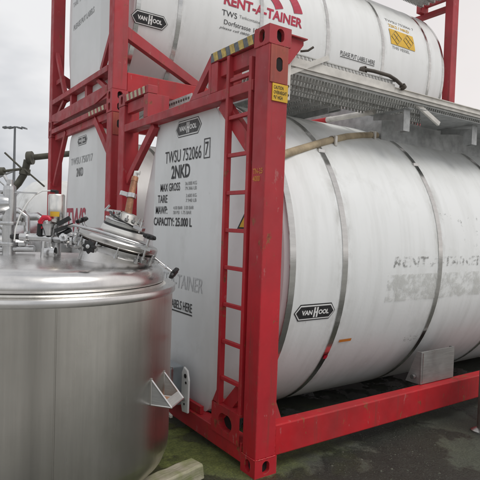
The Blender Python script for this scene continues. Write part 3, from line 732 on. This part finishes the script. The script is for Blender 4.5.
# ------------------------------------------------------------------ foreground steel vessel
VC = Vector((-1.163, .692, 0))
ves = empty('steel_vessel', VC); tag(ves, 'large brushed stainless steel vessel with a domed top and valves, at left foreground', 'vessel')
m = MB(); prof = [(0, .06), (.47, .07), (.64, .095), (.72, .13), (.770, .18), (.792, .24), (.795, .28), (.795, .8), (.795, 1.205)]
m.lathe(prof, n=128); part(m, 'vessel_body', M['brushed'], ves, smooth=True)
m = MB(); m.lathe([(.793, 1.2055), (.808, 1.2055), (.811, 1.211), (.811, 1.241), (.807, 1.246), (.735, 1.246)], n=128); part(m, 'rim_band', M['polished'], ves, smooth=True)
m = MB(); m.lathe([(.752, 1.2462), (.738, 1.250), (.734, 1.257), (.735, 1.262)], n=128); part(m, 'rim_groove', M['brushed'], ves, smooth=True)
m = MB(); m.lathe([(.725, 1.2625), (.737, 1.267), (.740, 1.285), (.737, 1.308), (.727, 1.332), (.708, 1.353), (.68, 1.368), (.63, 1.380), (.5, 1.394), (.3, 1.406), (.12, 1.413), (0, 1.415)], n=128); part(m, 'domed_top', M['polished'], ves, smooth=True, angle=60)
m = MB()
for k in range(3):
    a = R(30+120*k); x, y = .55*math.cos(a), .55*math.sin(a); m = MB(); m.tube([(x, y, .004), (x, y, .16)], .04, 16); m.lathe([(.07, 0), (.07, .012), (.04, .016)], (x, y, .0005), (0, 0, 1), 16); part(m, 'leg', M['fitting'], ves, smooth=True)
a = R(-99.5); m = MB()
for da in (0,):
    pts = [(.7945*math.cos(a), .7945*math.sin(a), z) for z in (.30, 1.20)]
    m.tube(pts, .004, 6)
part(m, 'weld_seam', M['brushed'], ves)
# wall bracket: two wire triangles carrying a small tray
def az(d, r, z): return Vector((r*math.cos(R(d)), r*math.sin(R(d)), z))
tg = Vector((math.cos(R(-51)), math.sin(R(-51)), 0)); sd = Vector((-tg.y, tg.x, 0))
mid = az(-51, .793, 0)
m = MB(); tri = []
for s_ in (-.085, .085):
    o = mid+sd*s_; t0 = o+Vector((0, 0, .745)); b0 = o+Vector((0, 0, .605)); t1 = o+tg*.125+Vector((0, 0, .605))
    tri.append((t0, b0, t1)); m.tube([t0, t1], .0055, 8); m.tube([b0, t1], .0055, 8); m.tube([t0+Vector((0, 0, .01)), b0], .0055, 8)
m.tube([tri[0][2], tri[1][2]], .0055, 8); wb = part(m, 'wall_bracket', M['polished'], ves, smooth=True)
for t0, b0, t1 in tri:
    m = MB(); n_ = sd*.0012; m.add([p+o_ for o_ in (n_, -n_) for p in (t0, b0, t1)], [(0, 1, 2), (5, 4, 3), (0, 3, 4, 1), (1, 4, 5, 2), (2, 5, 3, 0)]); part(m, 'bracket_cheek', M['box_grey'], wb)
m = MB(); a_, b_ = tri; m.add([a_[1]+tg*.01, a_[2], b_[2], b_[1]+tg*.01, a_[1]+tg*.01-Vector((0, 0, .006)), a_[2]-Vector((0, 0, .006)), b_[2]-Vector((0, 0, .006)), b_[1]+tg*.01-Vector((0, 0, .006))],
    [(0, 1, 2, 3), (7, 6, 5, 4), (0, 4, 5, 1), (1, 5, 6, 2), (2, 6, 7, 3)]); part(m, 'tray', M['rust'], wb)
m = MB(); m.add([a_[0]*.0+a_[0].lerp(a_[2], .72), a_[2], b_[2], b_[0].lerp(b_[2], .72)], [(0, 1, 2, 3)]); part(m, 'sloped_plate', M['box_grey'], wb)

# manway: axis tilted to the right of the picture
ax = (Vector((0, 0, 1))*.962 + Vector((.8217, -.57, 0))*.272).normalized()
side = Vector((.8217, -.57, 0)); side = (side-ax*side.dot(ax)).normalized(); fro = ax.cross(side)     # side: right; fro: away
mc = Vector((.340, -.352, 1.505))
m = MB(); m.lathe([(.195, -.24), (.195, -.04)], mc, ax, 64); mw = part(m, 'manway_neck', M['polished'], ves, smooth=True)
m = MB(); m.lathe([(.195, -.062), (.228, -.062), (.232, -.055), (.232, -.022), (.195, -.018)], mc, ax, 64); part(m, 'neck_flange', M['fitting'], mw, smooth=True)
m = MB(); m.lathe([(.19, -.0175), (.222, -.0175), (.222, -.008), (.19, -.008)], mc, ax, 64); part(m, 'gasket', M['rubber'], mw, smooth=True)
m = MB(); m.lathe([(.19, -.0075), (.236, -.0075), (.240, 0), (.240, .020), (.234, .027), (.18, .032), (.15, .045), (.06, .058), (0, .060)], mc, ax, 64); lid = part(m, 'manway_lid', M['polished'], mw, smooth=True)
for k in range(12):
    e_ = side*math.cos(R(15+30*k))+fro*math.sin(R(15+30*k)); m = MB(); q = mc+e_*.236-ax*.04
    m.lathe([(0, -.012), (.011, -.012), (.011, .012), (0, .012)], q-ax*.016, ax, 6); m.tube([q-ax*.03, q+ax*.03], .005, 6); part(m, 'flange_bolt', M['fitting'], mw)
def knob(mb, p, d, r=.036):
    d = Vector(d).normalized(); x = d.orthogonal().normalized(); y = d.cross(x); n = 32
    ring = lambda rr, h: [Vector(p)+d*h+(x*math.cos(2*math.pi*k/n)+y*math.sin(2*math.pi*k/n))*rr*(1+.16*math.cos(8*2*math.pi*k/n)) for k in range(n)]
    rings = [ring(r*.55, 0), ring(r*.95, .006), ring(r, .014), ring(r*.9, .024), ring(r*.4, .028)]
    mb.add([q for r_ in rings for q in r_], [(i*n+k, i*n+(k+1) % n, (i+1)*n+(k+1) % n, (i+1)*n+k) for i in range(4) for k in range(n)]+[tuple(range(n))[::-1], tuple(4*n+k for k in range(n))])
def swing(angle, kdir=None, L_=.10, outv=.0):
    """swing bolt with a star knob on the lid's edge"""
    e = (side*math.cos(R(angle))+fro*math.sin(R(angle))); b0 = mc+e*.246-ax*.03; d = Vector(kdir).normalized() if kdir else ax
    m = MB(); m.tube([b0-d*.02, b0+d*L_], .008, 10); m.bar(mc+e*.222-ax*.045, mc+e*.265-ax*.045, .035, .02); m.lathe([(.014, 0), (.014, .014), (0, .014)], b0+d*(L_*.55), d, 6)
    o = part(m, 'swing_bolt', M['fitting'], mw, smooth=True)
    k = MB(); knob(k, b0+d*L_, d); part(k, 'star_knob', M['black'], o, smooth=True, angle=50)
swing(-38, ax, .115)
swing(2, side*.93-Vector((0, 0, 1))*.36-fro*.2, .125)
swing(150, ax*.6-side*.5, .09); swing(80, ax, .10)
e = side*math.cos(R(-112))+fro*math.sin(R(-112))
m = MB(); b0 = mc+e*.235+side*.06; m.tube([b0-ax*.03, b0-ax*.03-fro*.13-side*.03], .009, 10); o = part(m, 'swing_bolt', M['fitting'], mw, smooth=True)
k = MB(); knob(k, b0-ax*.03-fro*.13-side*.03, -fro-side*.15); part(k, 'star_knob', M['black'], o, smooth=True, angle=50)
k = MB(); k.lathe([(0, 0), (.011, 0), (.011, .004), (0, .005)], b0-ax*.03-fro*.163-side*.034, -fro-side*.15, 12); part(k, 'knob_cap', M['fitting'], o)
m = MB()
for s_ in (-.05, .05):
    m.bar(mc-side*.18+fro*s_-fro*.16+ax*.02, mc+side*.22+fro*s_-fro*.10+ax*.03, .012, .022)
part(m, 'lid_arm', M['fitting'], mw)
m = MB(); m.tube([mc-side*.30-fro*.03+ax*.0, mc-side*.24-fro*.12+ax*.03, mc-side*.10-fro*.18+ax*.045, mc+side*.1-fro*.18+ax*.045, mc+side*.2-fro*.12+ax*.04], .009, 10); part(m, 'lid_handle', M['fitting'], mw, smooth=True)
# small domed nozzle on the lid with band clamp and rusty pipe
nc = mc+Vector((.045, .085, 0))+ax*.045
m = MB(); m.lathe([(.140, -.03), (.130, .035), (.120, .042)], nc, ax, 40); nz_ = part(m, 'nozzle', M['gasket'], mw, smooth=True)
m = MB(); m.lathe([(.118, .0425), (.127, .0425), (.127, .052), (.11, .052)], nc, ax, 40); part(m, 'nozzle_seal', M['black'], nz_, smooth=True)
m = MB(); m.lathe([(.11, .0525), (.122, .0525), (.122, .078), (.10, .092), (.07, .112), (.055, .135), (.03, .14)], nc, ax, 40); part(m, 'nozzle_cap', M['alu'], nz_, smooth=True)
def hoop(mb, c_, r_, h_, t_, n=36):
    mb.tube([c_+ax*h_+side*math.cos(2*math.pi*i/n)*r_+fro*math.sin(2*math.pi*i/n)*r_ for i in range(n+1)], t_, 8)
m = MB(); hoop(m, nc, .118, .078, .009); m.bar(nc+side*.08-fro*.10+ax*.078, nc+side*.14-fro*.13+ax*.075, .03, .018); m.tube([nc+side*.12-fro*.125+ax*.05, nc+side*.12-fro*.125+ax*.115], .006, 8)
bc = part(m, 'band_clamp', M['fitting'], nz_, smooth=True)
for k in range(7):
    a_r = R(-150+k*24); e_ = side*math.cos(a_r)+fro*math.sin(a_r); m = MB(); q = nc+e_*.098+ax*.10
    m.lathe([(0, -.004), (.012, -.004), (.012, .010), (0, .010)], q, ax, 6); m.tube([q, q+ax*.028], .0055, 8); part(m, 'clamp_bolt', M['fitting'], bc)
m = MB(); m.bar(nc-side*.125+ax*.118-fro*.02, nc-side*.03+ax*.135-fro*.06, .018, .014); m.tube([nc-side*.14+ax*.11-fro*.02, nc-side*.12+ax*.15-fro*.02], .007, 8); part(m, 'wing_handle', M['fitting'], nz_, smooth=True)
m = MB()
pts = [nc+side*math.cos(t)*(.118+.01*math.sin(3*t))+fro*math.sin(t)*.125+ax*(.115-.05*(math.cos(t)+1)*.5) for t in [math.pi*(1.1+.045*i) for i in range(20)]]
m.tube(pts, .0055, 8); part(m, 'black_cable', M['black'], nz_, smooth=True)
pt = nc+ax*.12
m = MB(); m.tube([pt, pt+Vector((.02, .015, .10)), pt+Vector((.055, .045, .215))], [.024, .0205, .020], 16); m.tube([pt+Vector((.055, .045, .215)), pt+Vector((.064, .052, .245))], [.022, .021], 14); rp = part(m, 'vent_pipe', M['rust'], mw, smooth=True)
m = MB(); q = pt+Vector((.028, .02, .125)); m.lathe([(.021, -.014), (.03, -.014), (.03, .014), (.021, .014)], q, (.2, .15, .95), 20); m.bar(q-side*.065-fro*.02, q-side*.025, .03, .026); part(m, 'pipe_clamp', M['fitting'], rp, smooth=True)
m = MB(); q = pt+Vector((.064, .052, .245)); m.tube([q, q+Vector((.005, 0, .03)), q+side*.03+Vector((0, 0, .035))], .015, 12); part(m, 'pipe_elbow', M['gasket'], rp, smooth=True)

# left sanitary valve column
vl = MB(); p0 = Vector((-.18, .10, 1.37)); vl.tube([p0, p0+Vector((0, 0, .43))], .038, 24); vl.lathe([(.038, .43), (.036, .45), (.02, .462), (0, .464)], p0, (0, 0, 1), 24)
va = part(vl, 'valve_column', M['fitting'], ves, smooth=True)
for z in (.10, .225):
    m = MB(); m.lathe([(.038, -.012), (.056, -.010), (.058, 0), (.056, .010), (.038, .012)], p0+Vector((0, 0, z)), (0, 0, 1), 28); m.bar(p0+Vector((.05, -.03, z)), p0+Vector((.085, -.05, z)), .02, .02); part(m, 'clamp_ring', M['fitting'], va, smooth=True)
m = MB(); c_ = p0+Vector((-.055, .02, .34)); m.lathe([(0, -.07), (.05, -.06), (.066, 0), (.05, .06), (0, .07)], c_, (.9, -.3, .1), 24); part(m, 'valve_housing', M['fitting'], va, smooth=True)
m = MB(); h0 = p0+Vector((0, 0, .415)); m.bar(h0, h0+Vector((.14, -.095, .0)), .022, .008); m.lathe([(.02, -.005), (.02, .03), (0, .034)], p0+Vector((0, 0, .46)), (0, 0, 1), 14); m.tube([h0+Vector((0, 0, .04)), h0+Vector((-.03, .02, .10))], .009, 8); part(m, 'lever', M['fitting'], va, smooth=True)
m = MB(); m.tube([p0+Vector((-.02, .0, .03)), p0+Vector((.05, -.05, -.02)), p0+Vector((.11, -.11, -.05))], .028, 14); m.tube([p0+Vector((-.25, .17, .04)), p0+Vector((0, 0, .07)), p0+Vector((.13, -.085, .075))], .02, 14); part(m, 'branch_pipe', M['fitting'], va, smooth=True)

# centre valve cluster with pneumatic actuator
q0 = Vector((.062, -.04, 1.61))
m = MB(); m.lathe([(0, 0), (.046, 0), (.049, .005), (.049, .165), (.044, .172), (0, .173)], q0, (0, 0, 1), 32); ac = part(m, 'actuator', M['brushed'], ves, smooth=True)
m = MB(); m.tube([q0+Vector((0, 0, .172)), q0+Vector((0, 0, .195))], .011, 12); m.tube([q0+Vector((0, 0, .19)), q0+Vector((-.03, .02, .192))], .009, 10); part(m, 'air_fitting', M['black'], ac, smooth=True)
m = MB(); n = 10; vs = []
for j in range(2):
    for i in range(n+1):
        t = R(-150+65*i/n); vs.append(q0+Vector((math.cos(t)*.0505, math.sin(t)*.0505, .035+.03*j)))
m.add(vs, [(i, i+1, n+2+i, n+1+i) for i in range(n)]); part(m, 'actuator_label', M['yellow'], ac, smooth=True)
hs = [q0+Vector(p) for p in ((-.03, .02, .193), (-.075, .04, .190), (-.12, .05, .16), (-.16, .05, .11), (-.20, .06, .03), (-.22, .07, -.05), (-.225, .07, -.12))]
m = MB(); m.tube(hs, .0045, 8); part(m, 'air_hose', M['hosewhite'], ac, smooth=True)
m = MB(); m.tube([q0-Vector((0, 0, .12)), q0], .03, 20); m.lathe([(.03, 0), (.045, .01), (.045, .02), (.03, .03)], q0-Vector((0, 0, .03)), (0, 0, 1), 24); m.tube([(.06, -.05, 1.36), (.06, -.05, 1.50)], .032, 20)
cv = part(m, 'valve_body', M['fitting'], ves, smooth=True)
m = MB(); m.tube([(-.13, .03, 1.515), (.0, -.055, 1.515), (.16, -.17, 1.50)], .024, 18)
for t in (.12, .55, .9):
    p = Vector((-.13, .03, 1.515)).lerp(Vector((.16, -.17, 1.50)), t); m.lathe([(.024, -.008), (.040, -.007), (.040, .007), (.024, .008)], p, (.82, -.57, 0), 24)
part(m, 'cross_pipe', M['fitting'], cv, smooth=True)
m = MB(); m.tube([(-.135, .035, 1.515), (-.175, .06, 1.515)], [.02, .013], 12); part(m, 'pipe_plug', M['black'], cv, smooth=True)
m = MB(); m.lathe([(.022, 0), (.030, .03), (.040, .055), (.042, .07), (0, .07)], (.005, -.095, 1.53), (0, 0, 1), 24); part(m, 'funnel', M['fitting'], cv, smooth=True)
m = MB(); m.tube([(-.030, -.072, 1.57), (-.038, -.066, 1.612), (-.022, -.078, 1.636), (.003, -.09, 1.636), (.012, -.098, 1.622)], [.012, .016, .018, .016, .011], 14); part(m, 'red_lever', M['redcap'], cv, smooth=True)
m = MB(); m.tube([(-.04, -.06, 1.53), (-.038, -.068, 1.60)], .017, 12); part(m, 'black_grip', M['black'], cv, smooth=True)
m = MB(); m.bar((.03, -.14, 1.56), (.12, -.19, 1.60), .03, .022); m.bar((.05, -.13, 1.60), (.11, -.16, 1.64), .03, .026); m.tube([(.05, -.13, 1.53), (.11, -.18, 1.57)], .014, 10); part(m, 'black_fitting', M['black'], cv, smooth=True)
rnd = random.Random(3)
m = MB()
for i in range(9):          # small clamps, chain and tube ends heaped round the valve
    p = Vector((.06+rnd.uniform(0, .13), -.14-rnd.uniform(-.04, .06), 1.45+rnd.uniform(0, .12))); d = Vector((rnd.uniform(-1, 1), rnd.uniform(-1, 1), rnd.uniform(-.6, .8))).normalized()
    m.tube([p-d*.03, p+d*.035], rnd.uniform(.008, .016), 10); m.lathe([(.01, -.005), (.026, -.004), (.026, .004), (.01, .005)], p, d, 16)
part(m, 'tube_clamps', M['fitting'], cv, smooth=True)
m = MB(); m.bar((-.055, -.205, 1.50), (-.065, -.215, 1.36), .022, .012, (1, 0, 0)); m.lathe([(0, -.006), (.018, -.006), (.018, .006), (0, .006)], (-.06, -.21, 1.37), (.5, -.8, 0), 14); m.lathe([(.034, -.03), (.040, 0), (.034, .03)], (.0, -.16, 1.43), (.82, -.57, 0), 20); m.lathe([(0, 0), (.04, 0), (.036, .04), (.02, .05), (.02, .10), (0, .10)], (.0, -.155, 1.385), (0, 0, 1), 20)
part(m, 'drain_handle', M['fitting'], cv, smooth=True)
m = MB(); m.lathe([(.09, 0), (.092, .012), (.04, .016), (0, .016)], (.06, -.12, 1.372), (.06, -.1, 1), 28); part(m, 'flange_plate', M['fitting'], cv, smooth=True)
m = MB(); m.lathe([(.026, 0), (.026, .03), (.034, .034), (.034, .046), (0, .05)], (.14, -.31, 1.345), (.1, -.15, 1), 20); part(m, 'small_port', M['fitting'], ves, smooth=True)
m = MB(); m.tube([(.16, -.17, 1.50), (.19, -.19, 1.47), (.21, -.2, 1.40)], .022, 14); m.tube([(.1, -.28, 1.47), (.2, -.28, 1.49)], .012, 10); part(m, 'link_pipe', M['fitting'], cv, smooth=True)

# ------------------------------------------------------------------ wooden block
m = MB()
L_, W_, H_ = .62, .13, .10; nx = 9
prof = [(-W_/2, 0), (W_/2, 0), (W_/2, H_*.93), (W_/2-.008, H_), (-W_/2+.01, H_), (-W_/2, H_*.9)]
vs = []
for i in range(nx+1):
    x = -L_/2+L_*i/nx
    for (a, b) in prof: vs.append((x+(.012*random.uniform(-1, 1) if i in (0, nx) else 0), a+random.uniform(-.003, .003), max(0.002, b+random.uniform(-.004, .003))))
n = len(prof)
m.add(vs, [(i*n+k, i*n+(k+1) % n, (i+1)*n+(k+1) % n, (i+1)*n+k) for i in range(nx) for k in range(n)]+[tuple(range(n))[::-1], tuple(nx*n+k for k in range(n))])
wd = m.build('wooden_block', M['wood'], None, bevel=.003); wd.location = (-.59, .165, .001); wd.rotation_euler = (0, 0, R(14))
tag(wd, 'pale mossy timber block lying on the ground beside the steel vessel', 'timber')

# ------------------------------------------------------------------ vessel leg at the right edge
rv = empty('small_steel_vessel', (2.31, -.48, 0)); tag(rv, 'dark steel vessel on a round foot, cut off by the right edge', 'vessel')
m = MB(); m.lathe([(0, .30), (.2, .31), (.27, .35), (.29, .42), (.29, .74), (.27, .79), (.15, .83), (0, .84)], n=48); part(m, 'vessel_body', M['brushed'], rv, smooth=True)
for a in (142, 262, 22):
    x, y = .29*math.cos(R(a)), .29*math.sin(R(a)); m = MB(); m.tube([(x, y, .02), (x, y, .50)], .028, 16); lg = part(m, 'leg', M['rubber'], rv, smooth=True)
    m = MB(); m.lathe([(.075, 0), (.075, .012), (.04, .03), (.028, .032)], (x, y, .001), (0, 0, 1), 24); part(m, 'round_foot', M['fitting'], lg, smooth=True)

# ------------------------------------------------------------------ background: storage tank with olive pipe
bt = empty('storage_tank', (.6, 8.2, 0)); tag(bt, 'pale storage tank lying behind the red frames with an olive pipe across its end', 'tank')
m = MB(); m.lathe([(0, -.55), (.45, -.5), (.85, -.34), (1.08, -.1), (1.15, .15), (1.15, 4.8), (.8, 5.2), (0, 5.3)], (0, 0, 1.25), (1, 0, 0), 64); part(m, 'tank_shell', M['white_clean'], bt, smooth=True)
for x in (.6, 4.0):
    m = MB(); m.prism([(-.8, 0), (.8, 0), (.95, .75), (0, .4), (-.95, .75)], 'x', x, x+.15); part(m, 'cradle', M['galv'], bt)
def wl(x, y, z): return Vector((x-.6, y-8.2, z))
m = MB(); pp = [wl(1.3, 6.1, 2.85), wl(.53, 6.61, 2.73), wl(.20, 6.84, 2.675)]; m.tube(pp, .052, 16)
pb_ = part(m, 'olive_pipe', M['olive'], bt, smooth=True)
m = MB(); m.tube([wl(.10, 6.9, 2.62), wl(.085, 6.93, 2.50), wl(.05, 6.95, 2.36), wl(-.02, 6.99, 2.22), wl(-.13, 7.05, 2.08), wl(-.25, 7.12, 1.98)], .062, 16); part(m, 'pipe_bend', M['olive'], pb_, smooth=True)
m = MB(); m.lathe([(0, -.04), (.115, -.04), (.115, .04), (0, .04)], wl(.14, 6.88, 2.66), (.8, -.57, .1), 20); m.lathe([(0, -.05), (.09, -.05), (.09, .05), (0, .05)], wl(.07, 6.94, 2.42), (.1, 0, 1), 20); part(m, 'pipe_flange', M['olive'], pb_, smooth=True)
m = MB(); c_ = wl(.0, 6.9, 2.46)
m.tube([c_-RT*.28+UP*.28, c_+RT*.02], .016, 10); m.tube([c_+RT*.05, c_+RT*.40-UP*.30], .015, 10); m.tube([c_, c_-RT*.32-UP*.04], .024, 10); m.lathe([(0, -.04), (.07, -.04), (.07, .04), (0, .04)], c_-RT*.33-UP*.04, RT, 14); part(m, 'valve_spokes', M['olive'], pb_, smooth=True)
m = MB(); pts = [c_-RT*.62-UP*.66+RT*.0, c_-RT*.55-UP*.36, c_-RT*.38-UP*.14, c_-RT*.1-UP*.02]; m.tube(pts, .018, 8); m.tube([c_-RT*.40-UP*.18, c_-RT*.20-UP*.36], .012, 8); part(m, 'guard_hoop', M['galv'], pb_, smooth=True)
# a second stainless dome low behind the valves
dm = empty('steel_dome_tank', (-.60, 4.95, 0)); tag(dm, 'low pale dome of a steel tank seen just behind the valves at left', 'tank')
m = MB(); m.lathe([(.95, .05), (.95, 1.28), (.93, 1.36), (.85, 1.44), (.5, 1.58), (.2, 1.63), (0, 1.64)], n=64); part(m, 'tank_shell', M['fitting'], dm, smooth=True)
m = MB(); m.lathe([(.952, 1.20), (.965, 1.20), (.965, 1.25), (.952, 1.25)], n=64); part(m, 'hoop', M['polished'], dm, smooth=True)

# ------------------------------------------------------------------ far background
lp = empty('street_lamp', (6.52, 40.41, 0)); tag(lp, 'tall grey twin-armed floodlight mast against the cloudy sky at left', 'street lamp')
m = MB(); m.tube([(0, 0, 0), (0, 0, 8.5)], [.13, .075], 12); part(m, 'pole', M['lampgrey'], lp, smooth=True)
m = MB(); m.tube([(-.45, .3, 8.42), (0, 0, 8.55), (.45, -.3, 8.42)], .05, 8); part(m, 'arm', M['lampgrey'], lp)
hd = None
for s_ in (-1, 1):
    for d in (.34, .72):
        m = MB(); c0 = Vector((.822*d*s_, -.57*d*s_, 8.47)); ex = Vector((.822, -.57, 0))
        m.prism([(-.17, -.05), (.17, -.05), (.14, .06), (-.14, .06)], 'y', -.22, .22)
        o = part(m, 'lamp_head', M['lampgrey'], lp); o.location = c0; o.rotation_euler = (0, R(12*s_), R(-34.7))
wh = empty('warehouse', (2, 62, 0)); tag(wh, 'low grey warehouse on the horizon behind the lamp mast', 'building')
m = MB(); m.box((-14, 0, 0), (16, 12, 3.7)); part(m, 'wall', M['concrete_far'], wh)
m = MB(); m.prism([(-.4, 3.71), (12.4, 3.71), (6, 4.9)], 'x', -14.4, 16.4); part(m, 'roof', M['roof_far'], wh)
for k in range(9):
    m = MB(); x = -12+k*3; m.box((x, -.06, 1.9), (x+1.6, -.01, 2.9)); part(m, 'window', M['glassy'], wh)

# ------------------------------------------------------------------ grit on the ground
rg = random.Random(11); m = MB()
for i in range(1300):
    if i < 800: x, y = rg.gauss(.9, .9), rg.gauss(-.25, .35)
    else: x, y = rg.uniform(-1.0, 4), rg.uniform(-1.2, 2.6)
    r = rg.uniform(.002, .0055) if rg.random() < .96 else rg.uniform(.007, .012)
    a = rg.uniform(0, 6.3); vs = []
    for k in range(4): vs.append((x+r*math.cos(a+k*1.57)*rg.uniform(.7, 1.2), y+r*math.sin(a+k*1.57)*rg.uniform(.7, 1.2), .0005))
    vs.append((x, y, r*rg.uniform(.5, .9))); m.add(vs, [(0, 1, 4), (1, 2, 4), (2, 3, 4), (3, 0, 4)])
gr = m.build('grit', simple('grit_stone', (.085, .085, .065), .85, 0, .5, 40)); tag(gr, 'loose grit and crumbs scattered on the wet concrete', 'grit', kind='stuff')

for k, (x, y, z, r_, L_) in enumerate(((-.95, 3.85, 1.70, .035, .9), (-.75, 4.1, 1.62, .05, 1.1), (-1.15, 3.7, 1.52, .045, .8))):
    m = MB(); p = Vector((x+.60, y-4.95, z)); d = Vector((.82, -.57, .03+.05*k)); m.tube([p-d*L_*.5, p+d*L_*.35, p+d*L_*.45-Vector((0, 0, .07)), p+d*L_*.47-Vector((0, 0, .5))], r_, 14)
    m.lathe([(r_, -.012), (r_*1.7, -.01), (r_*1.7, .01), (r_, .012)], p, d, 20); m.lathe([(r_, -.012), (r_*1.7, -.01), (r_*1.7, .01), (r_, .012)], p+d*L_*.2, d, 20)
    m.tube([p-d*L_*.4, p-d*L_*.4-Vector((0, 0, .5))], r_*.8, 10)
    part(m, 'transfer_pipe', M['fitting'], dm, smooth=True)
